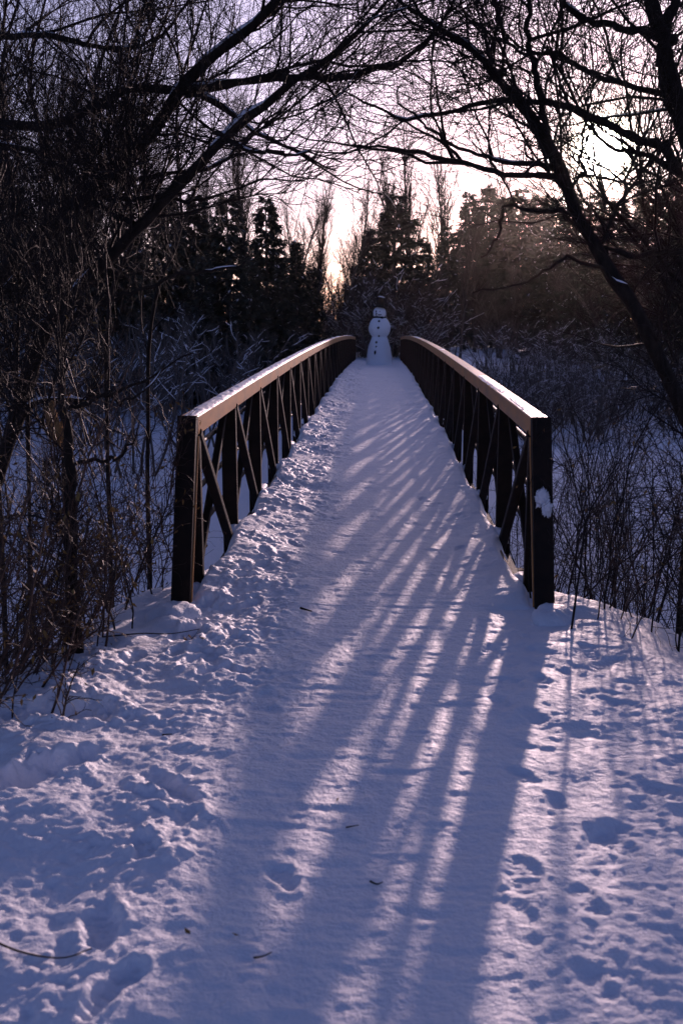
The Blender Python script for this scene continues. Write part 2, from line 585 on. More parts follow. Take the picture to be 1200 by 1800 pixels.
# posts and diagonals share their meshes
PW = 0.115
post_me = make_mesh('post', *sweep([(0, 0, -0.19), (0, 0, RAIL_TOP - RAIL_H - 0.001)], rect(PW, 0.065, 0.007)), 'steel', False)
diag_me = make_mesh('diagonal_brace', *sweep([(0, 0.045, RAIL_TOP - RAIL_H - 0.002), (0, PANEL - 0.045, -0.18)], rect(0.066, 0.050, 0.005)), 'steel', False)
counter_me = make_mesh('counter_brace', *sweep([(0, 0.045, -0.18), (0, PANEL - 0.045, RAIL_TOP - RAIL_H - 0.002)], rect(0.050, 0.052, 0.005)), 'steel', False)
end_me = make_mesh('end_post', *sweep([(0, -0.50, -0.30), (0, -0.035, RAIL_TOP - 0.004)], rect(RAIL_W + 0.003, 0.085, 0.007)), 'steel', False)
lit_edge_me = make_mesh('lit_edge_strip', *sweep([(0, 0, -0.22), (0, 0.455, RAIL_TOP - RAIL_H - 0.004)], rect(0.010, 0.014, 0.002)), 'rail_paint', False)  # tan strip paints the sunlit highlight along the end post's inner face
for sx in (-1, 1):
    x = sx * HALF
    for i in range(NP + 1):
        y = Y0 + i * PANEL
        o = bpy.data.objects.new('post', post_me)
        COL.objects.link(o)
        o.parent = bridge
        o.location = (x, y + (0.03 if i == 0 else -0.03 if i == NP else 0), float(camber(y)))
        if i < NP:
            d = bpy.data.objects.new('diagonal_brace', diag_me)
            COL.objects.link(d)
            d.parent = bridge
            d2 = bpy.data.objects.new('counter_brace', counter_me)
            COL.objects.link(d2)
            d2.parent = bridge
            d2.location = (x + sx * 0.029, y, float(camber(y + PANEL / 2)) - 0.004)
            d.location = (x - sx * 0.032, y, float(camber(y + PANEL / 2)) - 0.004)
    for y, rz in ((Y0 - 0.02, 0), (Y1 + 0.02, math.pi)):
        e = bpy.data.objects.new('end_post', end_me)
        COL.objects.link(e)
        e.parent = bridge
        e.location = (x, y, float(camber(y)))
        e.rotation_euler = (0, 0, rz)
    st = bpy.data.objects.new('lit_edge_strip', lit_edge_me)
    COL.objects.link(st)
    st.parent = bridge
    st.location = (x - sx * (RAIL_W / 2 + 0.004), Y0 - 0.50, float(camber(Y0)))

# deck slab and cross beams below the snow
ysd = np.linspace(Y0 - 0.45, Y1 + 0.45, 60)
MB().add(*sweep(np.stack([ysd * 0, ysd, camber(ysd) - 0.20], -1), rect(1.98, 0.09, 0.004))).build('deck', 'wood', bridge, smooth=False)
beam_me = make_mesh('cross_beam', *sweep([(-1.25, 0, 0), (1.25, 0, 0)], rect(0.09, 0.12, 0.005), (0, 1, 0)), 'steel', False)
for i in range(NP + 1):
    b = bpy.data.objects.new('cross_beam', beam_me)
    COL.objects.link(b)
    b.parent = bridge
    yb = Y0 + i * PANEL
    b.location = (0, yb, float(camber(yb)) - 0.366)
for ya, sgn in ((Y0 - 0.35, 1), (Y1 + 0.35, -1)):
    MB().add(*sweep([(-1.45, ya, -1.26), (1.45, ya, -1.26)], rect(0.5, 1.62, 0.02), (0, 1, 0))).build('abutment', 'concrete', bridge, smooth=False)


def blob(cen, rad, seed, nu=22, nv=14, amp=0.22, freq=1.6, flat=0.0):
    u = np.linspace(0, 2 * math.pi, nu, endpoint=False)
    v = np.linspace(0.02, math.pi - 0.02, nv)
    Ug, Vg = np.meshgrid(u, v)
    d = np.stack([np.cos(Ug) * np.sin(Vg), np.sin(Ug) * np.sin(Vg), np.cos(Vg)], -1)
    n = fbm(d[..., 0] * freq + seed * 3.1 + d[..., 2], d[..., 1] * freq - d[..., 2] * freq * 0.7 + seed, 3)
    P = d * (1 + amp * n * 2)[..., None] * np.asarray(rad)
    if flat:
        P[..., 2] = np.maximum(P[..., 2], -flat * np.asarray(rad)[2])
    P = P + np.asarray(cen)
    idx = np.arange(nu * nv).reshape(nv, nu)
    nx = np.roll(idx, -1, 1)
    return P.reshape(-1, 3), np.stack([idx[:-1], idx[1:], nx[1:], nx[:-1]], -1).reshape(-1, 4)


# snow stuck on the face of the right end post, and drifts at the post feet
mb = MB()
py_ = Y0 - 0.02 - 0.06 - 0.225
mb.add(*blob((HALF - 0.012, py_ + 0.004, 0.63), (0.036, 0.006, 0.042), 3, 40, 26, amp=0.6, freq=4.5))
mb.add(*blob((HALF + 0.012, py_ - 0.020, 0.575), (0.022, 0.006, 0.036), 5, 40, 26, amp=0.7, freq=4.5))
mb.add(*blob((HALF + 0.030, py_ - 0.006, 0.545), (0.008, 0.008, 0.026), 9, 20, 14, amp=0.4, freq=2.6))
mb.build('snow_patch', 'frost', bridge)
MB().add(*blob((-HALF - 0.01, Y0 - 0.62, -0.03), (0.15, 0.16, 0.075), 2, amp=0.25)).build('snow_drift', 'snow', bridge)
MB().add(*blob((HALF + 0.03, Y0 - 0.62, -0.03), (0.15, 0.17, 0.085), 6, amp=0.25)).build('snow_drift', 'snow', bridge)
for i in range(0, 7):
    for sx in (-1, 1):
        yy = Y0 + i * PANEL + 0.3 * RNG.random() - 0.05
        MB().add(*blob((sx * (HALF - 0.03), yy, float(camber(yy)) - 0.02), (0.075, 0.16 + 0.1 * RNG.random(), 0.06), i * 3 + sx, 14, 9, 0.3)).build('snow_drift', 'snow', bridge)

# ------------------------------------------------------------------ snowman
SM = np.array([0.07, 38.2, float(camber(38.2)) - 0.02])
sm = thing('snowman', 'tall snowman with black top hat and scarf at the far end of the bridge', 'snowman', SM, scale=1.08)


def lathe(prof, k=32, wob=0.0, seed=0):
    p = np.asarray(prof, float)
    a = np.arange(k) * 2 * math.pi / k
    n = wob * fbm(np.cos(a)[None] * 1.5 + seed + p[:, 1:2] * 2.5, np.sin(a)[None] * 1.5 + p[:, 1:2] * 2, 3)
    r = p[:, :1] * (1 + n)
    V = np.stack([r * np.cos(a)[None], r * np.sin(a)[None], np.repeat(p[:, 1:2], k, 1)], -1)
    idx = np.arange(len(p) * k).reshape(len(p), k)
    nx = np.roll(idx, -1, 1)
    return V.reshape(-1, 3), np.stack([idx[:-1], nx[:-1], nx[1:], idx[1:]], -1).reshape(-1, 4)


MB().add(*lathe(spline([(0.52, -0.06), (0.47, 0.05), (0.44, 0.22), (0.41, 0.45), (0.34, 0.75), (0.27, 0.95), (0.19, 1.08), (0.0, 1.1)], 40), wob=0.10, seed=2)).build('base', 'snow_on_branch', sm)
MB().add(*lathe(spline([(0.0, 0.93), (0.19, 0.95), (0.31, 1.06), (0.375, 1.22), (0.375, 1.36), (0.315, 1.52), (0.20, 1.64), (0.0, 1.69)], 40), wob=0.09, seed=4)).build('torso', 'snow_on_branch', sm)
head = MB().add(*lathe(spline([(0.0, 1.58), (0.12, 1.60), (0.195, 1.68), (0.225, 1.80), (0.20, 1.91), (0.125, 1.99), (0.0, 2.02)], 32), wob=0.06, seed=6)).build('head', 'snow_on_branch', sm)
# hat, tipped to the right
hat = MB().add(*lathe([(0.0, 0.0), (0.148, 0.0), (0.142, 0.05), (0.136, 0.18), (0.145, 0.32), (0.149, 0.33), (0.0, 0.335)], 28)).build('hat', 'hat_felt', sm)
MB().add(*lathe([(0.10, -0.014), (0.235, -0.022), (0.248, -0.004), (0.23, 0.010), (0.10, 0.012)], 28)).build('brim', 'hat_felt', hat)
MB().add(*lathe([(0.150, 0.014), (0.150, 0.055), (0.146, 0.080)], 28)).build('hat_band', 'hat_band', hat)
MB().add(*blob((0.0, 0.0, 0.336), (0.145, 0.145, 0.045), 4, amp=0.2)).build('hat_snow', 'snow', hat)
hat.location = (0.0, -0.01, 2.0)
hat.rotation_euler = (R(-4), R(9), 0)
# scarf
a = np.linspace(0, 2 * math.pi, 26)
ringp = np.stack([0.185 * np.cos(a), 0.185 * np.sin(a), 1.645 + 0.015 * np.sin(a * 2)], -1)
scarf = MB().add(*tubes(ringp, np.full(26, 0.042), 8)).build('scarf', 'scarf_wool', sm)
MB().add(*blob((0.08, -0.20, 1.635), (0.055, 0.045, 0.05), 3, amp=0.15)).build('knot', 'scarf_wool', scarf)
FR = lambda zz: float(np.interp(zz, [0.2, 0.45, 0.75, 0.95, 1.06, 1.24, 1.38, 1.54, 1.6], [0.45, 0.415, 0.345, 0.275, 0.325, 0.388, 0.386, 0.325, 0.27]))
for bx, bz, br, sc in ((-0.02, 1.52, 0.040, 1), (-0.04, 1.30, 0.044, 1), (-0.02, 1.01, 0.034, 1), (-0.10, 0.80, 0.036, 1.2), (-0.11, 0.65, 0.034, 1), (-0.145, 0.46, 0.036, 1.9)):
    MB().add(*blob((bx, -math.sqrt(max(FR(bz) ** 2 - bx * bx, 0.01)) - 0.004, bz), (br, 0.022, br * sc), bx * 40, 12, 8, 0.25)).build('button', 'coal', sm)
for ex, er in ((-0.10, 0.044), (0.005, 0.028)):
    MB().add(*blob((ex, -math.sqrt(0.205 ** 2 - ex * ex) + 0.002, 1.845), (er, 0.02, er), ex * 30 + 2, 12, 8, 0.2)).build('eye', 'coal', sm)
MB().add(*tubes(spline([(-0.10, -0.18, 1.80), (-0.115, -0.215, 1.76), (-0.10, -0.225, 1.70)], 8), np.linspace(0.022, 0.014, 8), 7)).build('nose', 'hat_band', sm)
MB().add(*tubes(spline([(-0.055, -0.207, 1.745), (0.0, -0.216, 1.735), (0.06, -0.206, 1.748)], 8), np.full(8, 0.016), 6)).build('mouth', 'coal', sm)
mb = MB().add(*tubes(spline([(-0.30, -0.02, 1.50), (-0.5, -0.05, 1.51), (-0.78, -0.05, 1.56), (-0.95, -0.06, 1.55)], 10), np.linspace(0.016, 0.007, 10), 6))
mb.add(*tubes(spline([(-0.74, -0.05, 1.55), (-0.82, -0.06, 1.63), (-0.90, -0.05, 1.66)], 6), np.linspace(0.009, 0.004, 6), 5))
mb.build('arm', 'twig', sm)

# ------------------------------------------------------------------ tree builders
def leaf_quads(P, size, rng, droop=0.6):
    """small curled leaves of two quads each"""
    n = len(P)
    d = norm(rng.normal(size=(n, 3)) + np.array([0, 0, -droop * 2]))
    s = norm(np.cross(d, rng.normal(size=(n, 3))))
    nn = np.cross(d, s)
    L = size * rng.uniform(0.6, 1.4, n)[:, None]
    W = L * 0.20
    a, m1, m2, t = P, P + d * L * 0.45 + s * W, P + d * L * 0.45 - s * W, P + d * L + nn * L * 0.25
    mid = P + d * L * 0.5 + nn * L * 0.18
    V = np.stack([a, m1, t, mid, m2], 1).reshape(-1, 3)
    b = np.arange(n)[:, None] * 5
    F = np.concatenate([b + np.array([[0, 1, 2, 3]]), b + np.array([[0, 3, 2, 4]])])
    return V, F


def limb_tube(ctrl, n=26, jit=0.02, rng=RNG, k=8):
    c = spline(ctrl, n)
    P, r = c[:, :3].copy(), np.maximum(c[:, 3] * 0.86, 0.003)
    w_ = jit * np.cumsum(rng.normal(size=(n, 3)), 0) * np.sin(np.linspace(0, math.pi, n))[:, None] ** 0.5
    P += w_ - np.linspace(0, 1, n)[:, None] * w_[-1]
    r = r * (1 + 0.10 * rng.normal(size=n))
    return P, r


def branch_snow(mb, P, r, rng, amount=0.4, lift=0.75):
    """caps of snow lying along the upper side of a limb"""
    n = len(P)
    i = 0
    while i < n - 3:
        ln = rng.integers(3, 7)
        seg = P[i:i + ln]
        if len(seg) >= 3 and rng.random() < amount:
            d = seg[-1] - seg[0]
            slope = abs(d[2]) / (np.linalg.norm(d) + 1e-6)
            if slope < 0.85:
                rr = r[i:i + ln]
                env = np.sin(np.linspace(0.12, math.pi - 0.12, len(seg))) ** 0.5
                s2 = seg.copy()
                s2[:, 2] += rr * lift
                mb.add(*tubes(s2, rr * 0.85 * env, 6))
        i += ln - 1


DENS = 0.52
SUN_GAP = EYE + SUN * 6.6


def clear_gap(p, q, rad):
    v = p - EYE
    t = v @ SUN
    dist = np.linalg.norm(v - t[..., None] * SUN, axis=-1)
    ok = ~((dist < rad) & (np.abs(t - 6.6) < 2.6)).any(1)
    ok &= ~((np.abs(p[..., 0]) < 1.35) & (p[..., 2] < 2.25) & (p[..., 1] > 2)).any(1)     # the way over the bridge is kept clear
    return p[ok], q[ok]



def big_tree(name, label, limbs, seed, n1, n2, n3, lens=(1.15, 0.62, 0.32), bias=(0, 0, 0.12), snow=0.15, off=None, group=None, cat='tree', wander=0.155, attach=True):
    """limbs: lists of (x, y, z, r). Limbs > trunk mesh; finer orders > crown mesh; snow caps a part."""
    rng = np.random.default_rng(seed)
    n1, n2, n3 = int(n1 * DENS), int(n2 * DENS * 0.85), int(n3 * DENS * 0.95)
    root_p = np.array(off if off is not None else limbs[0][0][:3], float)
    t = thing(name, label, cat, root_p, group)
    tm, cm, sm_ = MB(), MB(), MB()
    LP, LR = [], []
    fixed = []
    for li, c in enumerate(limbs):
        c = [tuple(q) for q in c]
        if fixed and attach:
            allp = np.concatenate(fixed)
            dd = np.linalg.norm(allp - np.array(c[0][:3]), axis=1)
            j = int(dd.argmin())
            if dd[j] < 0.35:
                c[0] = (*allp[j], c[0][3])
            else:
                c = [(*allp[j], c[0][3] * 1.1)] + c
        fixed.append(spline(c, 60)[:, :3])
        P, r = limb_tube(c, 30, 0.012, rng)
        tm.add(*tubes(P, r, 8))
        branch_snow(sm_, P, r, rng, snow)
        LP.append(P)
        LR.append(r)
    LP, LR = np.stack(LP), np.stack(LR)
    P, D, rr, tt = sprout(LP, LR, n1, rng, 0.04, 1.0, (0.45, 1.15), bias)
    L = lens[0] * rng.uniform(0.5, 1.5, n1)
    r0 = np.minimum(rr * 0.75, rng.uniform(0.005, 0.013, n1))
    p1, q1 = grow(P, D, L, r0, r0 * 0.35, 9, wander, 0.03, rng)
    p1, q1 = clear_gap(p1, q1, 0.07)
    ok = (np.abs(p1[:, 4, 0] - 0.1) > 1.5) | (p1[:, 4, 2] < 2.3) | (rng.random(len(p1)) < 0.5)     # thinner where the two sides meet
    p1, q1 = p1[ok], q1[ok]
    n1 = len(p1)
    cm.add(*tubes(p1, q1, 5))
    for a_ in range(0, n1, 6):
        branch_snow(sm_, p1[a_], q1[a_], rng, snow * 0.6, 1.0)
    P, D, rr, tt = sprout(p1, q1, n2, rng, 0.12, 1.0, (0.35, 0.95), np.array(bias) * 0.8)
    L = lens[1] * rng.uniform(0.4, 1.6, n2)
    r0 = np.minimum(rr * 0.8, rng.uniform(0.0022, 0.0042, n2))
    p2, q2 = grow(P, D, L, r0, r0 * 0.45, 6, wander * 1.25, 0.02, rng)
    p2, q2 = clear_gap(p2, q2, 0.06)
    cm.add(*tubes(p2, q2, 4))
    P, D, rr, tt = sprout(p2, q2, n3, rng, 0.1, 1.0, (0.35, 1.0), np.array(bias) * 0.6)
    L = lens[2] * rng.uniform(0.4, 1.7, n3)
    r0 = np.minimum(rr * 0.9, rng.uniform(0.0012, 0.0021, n3))
    p3, q3 = grow(P, D, L, r0, r0 * 0.55, 4, wander * 1.4, 0.0, rng)
    p3, q3 = clear_gap(p3, q3, 0.05)
    cm.add(*tubes(p3, q3, 3))
    tm.build('trunk', 'bark', t, off=root_p)
    cm.build('crown', 'twig', t, off=root_p)
    sm_.build('branch_snow', 'snow_on_branch', t, off=root_p)
    return t


def px_limb(*rows):
    """rows (px, py, depth, radius px at that depth / 2)"""
    o = []
    for px, py, d, wpx in rows:
        p = at(px, py, d)
        o.append((p[0], p[1], p[2], 0.5 * wpx * d / FPX))
    return o


def gz(x, y):
    return float(base_z(np.array([x]), np.array([y]))[0])


def rooted(x, y, r, limb):
    """prefix a limb with its foot on the ground"""
    return [(x, y, gz(x, y) - 0.12, r)] + limb


# --- left leaning trees
Lf = []
Lf.append(rooted(-4.6, 6.8, 0.085, px_limb((-150, 640, 7.2, 40), (-20, 500, 7.1, 36), (100, 395, 7.0, 32), (200, 305, 6.9, 30), (290, 205, 6.8, 28), (350, 125, 6.7, 24), (430, 60, 6.5, 19), (520, -30, 6.4, 12), (610, -130, 6.3, 6), (670, -240, 6.2, 2))))
Lf.append(px_limb((-150, 640, 7.3, 30), (-135, 420, 7.5, 27), (-95, 230, 7.5, 22), (-60, 70, 7.5, 16), (-50, -80, 7.5, 10), (-10, -260, 7.5, 3)))
Lf.append(px_limb((335, 165, 6.75, 16), (400, 140, 6.7, 17), (470, 122, 6.6, 17), (540, 118, 6.5, 16), (600, 112, 6.4, 14), (680, 85, 6.3, 11), (740, 45, 6.2, 8), (800, -10, 6.1, 5)))
Lf.append(px_limb((-60, 215, 7.4, 22), (60, 225, 7.3, 21), (125, 212, 7.2, 19), (190, 182, 7.0, 18), (270, 160, 6.9, 16), (345, 165, 6.8, 18), (385, 190, 6.7, 15), (440, 230, 6.6, 9), (520, 262, 6.5, 6), (590, 300, 6.4, 3)))
Lf.append(px_limb((-60, 250, 7.6, 13), (60, 258, 7.5, 12), (150, 275, 7.3, 11), (240, 290, 7.2, 10), (340, 270, 7.1, 8), (430, 225, 7.0, 6), (510, 185, 6.9, 4)))
Lf.append(px_limb((-40, 60, 7.4, 14), (90, 45, 7.3, 12), (180, 50, 7.2, 9), (260, 35, 7.1, 7), (340, -20, 7.0, 5)))
t_left = big_tree('leaning_tree', 'thick forked tree leaning in from the left, high snow-lined limbs over the bridge', Lf, 11, 270, 3000, 13500)
Lb = []
Lb.append(rooted(-3.3, 6.0, 0.06, px_limb((-30, 900, 6.2, 34), (20, 750, 6.2, 32), (85, 570, 6.2, 29), (160, 480, 6.2, 26), (240, 385, 6.2, 24), (310, 300, 6.1, 21), (400, 215, 6.1, 19), (490, 145, 6.0, 15), (590, 80, 6.0, 11), (690, -10, 5.9, 7))))
Lb.append(px_limb((165, 345, 6.8, 11), (240, 345, 6.5, 10), (330, 340, 6.4, 8), (400, 335, 6.3, 6), (470, 310, 6.2, 4), (530, 318, 6.1, 3)))
Lb.append(px_limb((380, 235, 6.1, 10), (450, 262, 6.0, 8), (530, 270, 6.0, 5), (600, 285, 5.9, 3)))
Lb.append(px_limb((5, 780, 6.2, 18), (60, 715, 6.1, 13), (140, 713, 6.0, 10), (210, 705, 5.9, 7), (280, 670, 5.8, 5), (340, 620, 5.8, 3)))
Lb.append(px_limb((100, 560, 6.2, 12), (210, 520, 6.2, 9), (320, 470, 6.2, 7), (430, 460, 6.1, 4)))
t_leftb = big_tree('leaning_tree', 'slimmer leaning tree in front at the left edge, snow lumps in its low forks', Lb, 12, 200, 2200, 10500, snow=0.2)
# a third, upright thicket tree filling the upper left
Lc = []
for px0, px1, d, wd in ((-80, 20, 9.0, 10), (30, 95, 9.6, 8), (100, 245, 9.2, 8), (180, 330, 9.8, 8), (-20, 60, 8.8, 8), (250, 380, 10.4, 7)):
    p0 = at(px0, 700, d)
    Lc.append([(p0[0], p0[1], gz(p0[0], p0[1]) - 0.1, wd * 1.3 * d / FPX / 2)] + px_limb((px0 + 14, 600, d, wd * 1.1), ((px0 * 2 + px1) / 3 + 22, 380, d, wd), ((px0 + px1 * 2) / 3 - 24, 160, d, wd * 0.85), (px1, -60, d, wd * 0.5)))
t_leftc = big_tree('thicket_tree', 'upright many-stemmed thicket tree behind the leaning trees at left', Lc, 13, 170, 1500, 4600, lens=(1.2, 0.55, 0.26), bias=(0, 0, 0.3), snow=0.05, attach=False)

# --- right trees
Rt = []
Rt.append(rooted(3.05, 6.0, 0.075, px_limb((1290, 900, 6.6, 38), (1200, 705, 6.6, 33), (1150, 590, 6.6, 30), (1100, 500, 6.6, 29), (1050, 415, 6.6, 27), (1003, 325, 6.5, 26), (965, 250, 6.5, 24), (920, 190, 6.5, 21), (880, 140, 6.4, 17), (840, 97, 6.4, 14), (790, 60, 6.3, 11), (725, 18, 6.2, 8), (680, -20, 6.2, 5))))
Rt.append(px_limb((965, 255, 6.5, 15), (945, 160, 6.5, 14), (932, 80, 6.5, 12), (936, 0, 6.5, 10), (940, -60, 6.5, 8)))
Rt.append(px_limb((1010, 310, 6.5, 12), (910, 303, 6.3, 12), (820, 295, 6.2, 11), (740, 275, 6.1, 9), (670, 260, 6.0, 6), (600, 254, 6.0, 3)))
Rt.append(px_limb((985, 290, 6.5, 10), (890, 278, 6.3, 9), (810, 255, 6.2, 7), (765, 225, 6.1, 6), (725, 198, 6.0, 4), (715, 150, 6.0, 3)))
Rt.append(px_limb((1045, 395, 6.6, 10), (970, 362, 6.4, 9), (895, 342, 6.2, 7), (880, 390, 6.1, 5), (845, 450, 6.0, 3)))
Rt.append(px_limb((1100, 500, 6.6, 9), (1010, 465, 6.4, 7), (930, 505, 6.2, 5), (830, 515, 6.1, 3)))
Rt.append(px_limb((1060, 430, 6.6, 9), (1085, 350, 6.6, 7), (1098, 290, 6.6, 6), (1130, 180, 6.5, 4), (1140, 90, 6.5, 3)))
Rt.append(px_limb((1010, 330, 6.5, 9), (1030, 280, 6.5, 7), (1020, 220, 6.4, 6), (1045, 130, 6.4, 4), (1035, 30, 6.3, 3)))
t_right = big_tree('leaning_tree', 'dark tree leaning in from the right, its trunk crossing just below the low sun', Rt, 14, 270, 2600, 9500, lens=(1.05, 0.58, 0.30), snow=0.12)
Ru = []
Ru.append(rooted(3.6, 7.4, 0.11, px_limb((1330, 800, 7.4, 46), (1290, 500, 7.3, 46), (1225, 280, 7.2, 44), (1190, 190, 7.1, 42), (1155, 105, 7.0, 38), (1140, 40, 6.9, 30), (1105, -60, 6.8, 22), (1075, -210, 6.7, 12), (1030, -360, 6.6, 4))))
Ru.append(px_limb((1155, 110, 7.0, 24), (1180, 40, 7.0, 22), (1215, -40, 7.0, 16), (1262, -160, 7.0, 9), (1290, -280, 7.1, 3)))
Ru.append(px_limb((1240, 95, 7.0, 22), (1180, 62, 6.9, 20), (1120, 36, 6.8, 17), (1050, 30, 6.7, 14), (990, -5, 6.6, 10), (940, -50, 6.5, 6)))
Ru.append(px_limb((1215, 330, 7.2, 18), (1145, 275, 7.1, 12), (1080, 250, 7.0, 8), (1010, 150, 6.9, 6), (960, 80, 6.8, 4)))
Ru.append(px_limb((1150, 180, 7.1, 13), (1060, 130, 7.0, 11), (980, 90, 6.9, 9), (900, 70, 6.8, 7), (830, 40, 6.7, 5), (760, -20, 6.6, 3)))
Ru.append(px_limb((1215, 300, 6.9, 22), (1165, 255, 6.8, 20), (1110, 235, 6.7, 19), (1040, 202, 6.6, 17), (980, 178, 6.5, 15), (920, 165, 6.4, 13), (860, 160, 6.3, 11), (780, 178, 6.2, 9), (700, 190, 6.1, 7), (645, 178, 6.0, 5), (600, 158, 6.0, 3)))
Ru.append(px_limb((1220, 445, 6.9, 13), (1130, 445, 6.8, 12), (1075, 435, 6.7, 9), (1030, 420, 6.6, 5)))
t_rightu = big_tree('leaning_tree', 'heavy forked trunk at the upper right corner beside the low sun', Ru, 15, 250, 2300, 7500, snow=0.12)
Rc = []
for px0, px1, d, wd in ((1300, 1180, 8.0, 12), (1230, 1120, 8.4, 10), (1260, 1060, 7.6, 9), (1330, 1260, 8.6, 12), (1215, 1020, 8.2, 8), (1290, 1100, 9.0, 10)):
    p0 = at(px0, 720, d)
    Rc.append([(p0[0], p0[1], gz(p0[0], p0[1]) - 0.1, wd * 1.3 * d / FPX / 2)] + px_limb((px0, 650, d, wd * 1.2), ((px0 * 2 + px1) / 3 + 10, 470, d, wd), ((px0 + px1 * 2) / 3 - 14, 360, d, wd * 0.75), (px1, 250, d, wd * 0.4)))
t_rightc = big_tree('thicket_tree', 'twiggy low thicket tree below the sun behind the right leaning trunk', Rc, 16, 260, 2500, 8000, lens=(0.8, 0.4, 0.2), bias=(-0.05, 0, 0.15), snow=0.06, attach=False)

# dark slim trunk standing in the left weeds
p0, p1 = at(133, 1120, 5.0), at(108, 640, 5.0)
Ls = [[(p0[0], p0[1], gz(p0[0], p0[1]) - 0.1, 0.040)] + px_limb((138, 1050, 5.0, 27), (130, 900, 5.0, 23), (135, 800, 5.0, 20), (122, 690, 5.05, 15), (112, 600, 5.1, 9), (118, 500, 5.1, 4))]
Ls.append(px_limb((133, 815, 5.0, 9), (170, 808, 4.95, 8), (210, 795, 4.9, 5), (245, 740, 4.9, 3)))
Ls.append(px_limb((128, 710, 5.0, 9), (160, 690, 4.95, 7), (215, 670, 4.9, 5), (290, 640, 4.8, 3)))
big_tree('slim_tree', 'slim dark trunk standing among the weeds left of the near bridge post', Ls, 17, 40, 420, 1300, lens=(0.6, 0.3, 0.15), snow=0.05)

# ------------------------------------------------------------------ near shrubs and weeds on the banks
def near_shrub(label, x, y, seed, stems=12, h=1.5, leaves=60, lean=(0, 0), group=None, matn='twig_red', thick=0.0055, spread=0.25, n2=140, n3=420, cat='shrub', name='bare_shrub'):
    rng = np.random.default_rng(seed)
    z = gz(x, y) - 0.03
    t = thing(name, label, cat, (x, y, z), group)
    P = np.stack([spread * rng.normal(size=stems), spread * rng.normal(size=stems), np.zeros(stems)], -1)
    P[:, 2] = base_z(P[:, 0] + x, P[:, 1] + y) - z - 0.06
    D = np.stack([0.22 * rng.normal(size=stems) + lean[0], 0.22 * rng.normal(size=stems) + lean[1], np.ones(stems)], -1)
    L = h * rng.uniform(0.55, 1.25, stems)
    r0 = thick * rng.uniform(0.7, 1.4, stems)
    p1, q1 = grow(P, D, L, r0, r0 * 0.4, 10, 0.10, (lean[0] * 0.05, lean[1] * 0.05, 0.0), rng)
    sm_, cm = MB(), MB()
    keep = lambda p: (np.abs(p[..., 0] + x) > 1.0).all(1) | (name == 'dry_sprig')
    k_ = keep(p1)
    p1, q1 = p1[k_], q1[k_]
    sm_.add(*tubes(p1, q1, 5))
    P, D, rr, _ = sprout(p1, q1, n2, rng, 0.15, 1, (0.4, 1.1), (0, 0, 0.2))
    r0 = np.minimum(rr * 0.8, rng.uniform(0.0018, 0.0032, n2))
    p2, q2 = grow(P, D, 0.22 * h * rng.uniform(0.4, 1.6, n2), r0, r0 * 0.5, 6, 0.22, 0.0, rng)
    k_ = keep(p2)
    p2, q2 = p2[k_], q2[k_]
    cm.add(*tubes(p2, q2, 4))
    P, D, rr, _ = sprout(p2, q2, n3, rng, 0.1, 1, (0.5, 1.2), (0, 0, 0.0))
    r0 = np.minimum(rr, rng.uniform(0.0011, 0.0017, n3))
    p3, q3 = grow(P, D, 0.085 * h * rng.uniform(0.4, 1.6, n3), r0, r0 * 0.6, 4, 0.3, -0.03, rng)
    cm.add(*tubes(p3, q3, 3))
    sm_.build('stem', matn, t)
    cm.build('twigs', matn, t)
    if leaves:
        allp = np.concatenate([p3[:, -1], p2[:, -1], p2[:, 3]])
        MB().add(*leaf_quads(allp[rng.choice(len(allp), leaves)], 0.032, rng)).build('leaves', 'dry_leaf', t)
    return t


GL, GR = 'bare shrubs and weeds on the left bank', 'bare shrubs and weeds on the right bank'
LAB_L = ['tangled reddish shrub on the left bank nearest the camera at the frame edge',
         'leafy dead weed clump leaning toward the path on the left bank',
         'dense brown shrub around the foot of the slim dark trunk',
         'thin-stemmed shrub between the slim trunk and the left bridge post',
         'dry shrub tangled against the outer face of the left end post',
         'wide low shrub behind the slim trunk at the left frame edge',
         'tall shrub below the left leaning trees beyond the slim trunk',
         'loose shrub in the hollow left of the bridge railing',
         'short weed tuft at the lip of the left bank',
         'bare shrub farthest down the left hollow by the railing',
         'bushy shrub at the left frame edge below the snow-lumped fork']
SPOT_L = [(-1.75, 3.95, 16, 1.15, 130, 0.30), (-1.55, 4.55, 11, 0.95, 130, 0.35), (-1.85, 5.05, 16, 1.7, 90, 0.15), (-1.55, 5.4, 11, 1.35, 80, 0.25), (-1.42, 5.75, 8, 1.45, 90, 0.25),
          (-2.6, 5.2, 10, 1.9, 40, 0.1), (-2.9, 6.6, 10, 2.2, 30, 0.05), (-2.0, 7.2, 12, 2.1, 30, 0.0), (-1.5, 4.05, 7, 0.5, 40, 0.3), (-2.2, 8.6, 12, 2.2, 20, 0.0), (-2.25, 4.4, 16, 1.6, 80, 0.2)]
LAB_L += ['leafy brown weed arching over the bank lip just before the left end post',
          'drooping weed with hanging dry leaves between the slim trunk and the bank lip',
          'reddish tangle crowding the left end post from behind',
          'low leafy tangle on the bank lip at the left frame edge']
SPOT_L += [(-1.36, 5.05, 9, 0.95, 170, 0.22), (-1.55, 4.75, 11, 1.05, 170, 0.30), (-1.38, 6.1, 12, 1.45, 70, 0.1), (-1.75, 4.2, 12, 0.9, 110, 0.25)]
for i, (x, y, n, h, lv, ln) in enumerate(SPOT_L):
    near_shrub(LAB_L[i], x, y, 100 + i, n, h, lv, (ln, 0), GL, n2=12 * n, n3=(26 if h < 2 else 18) * n)
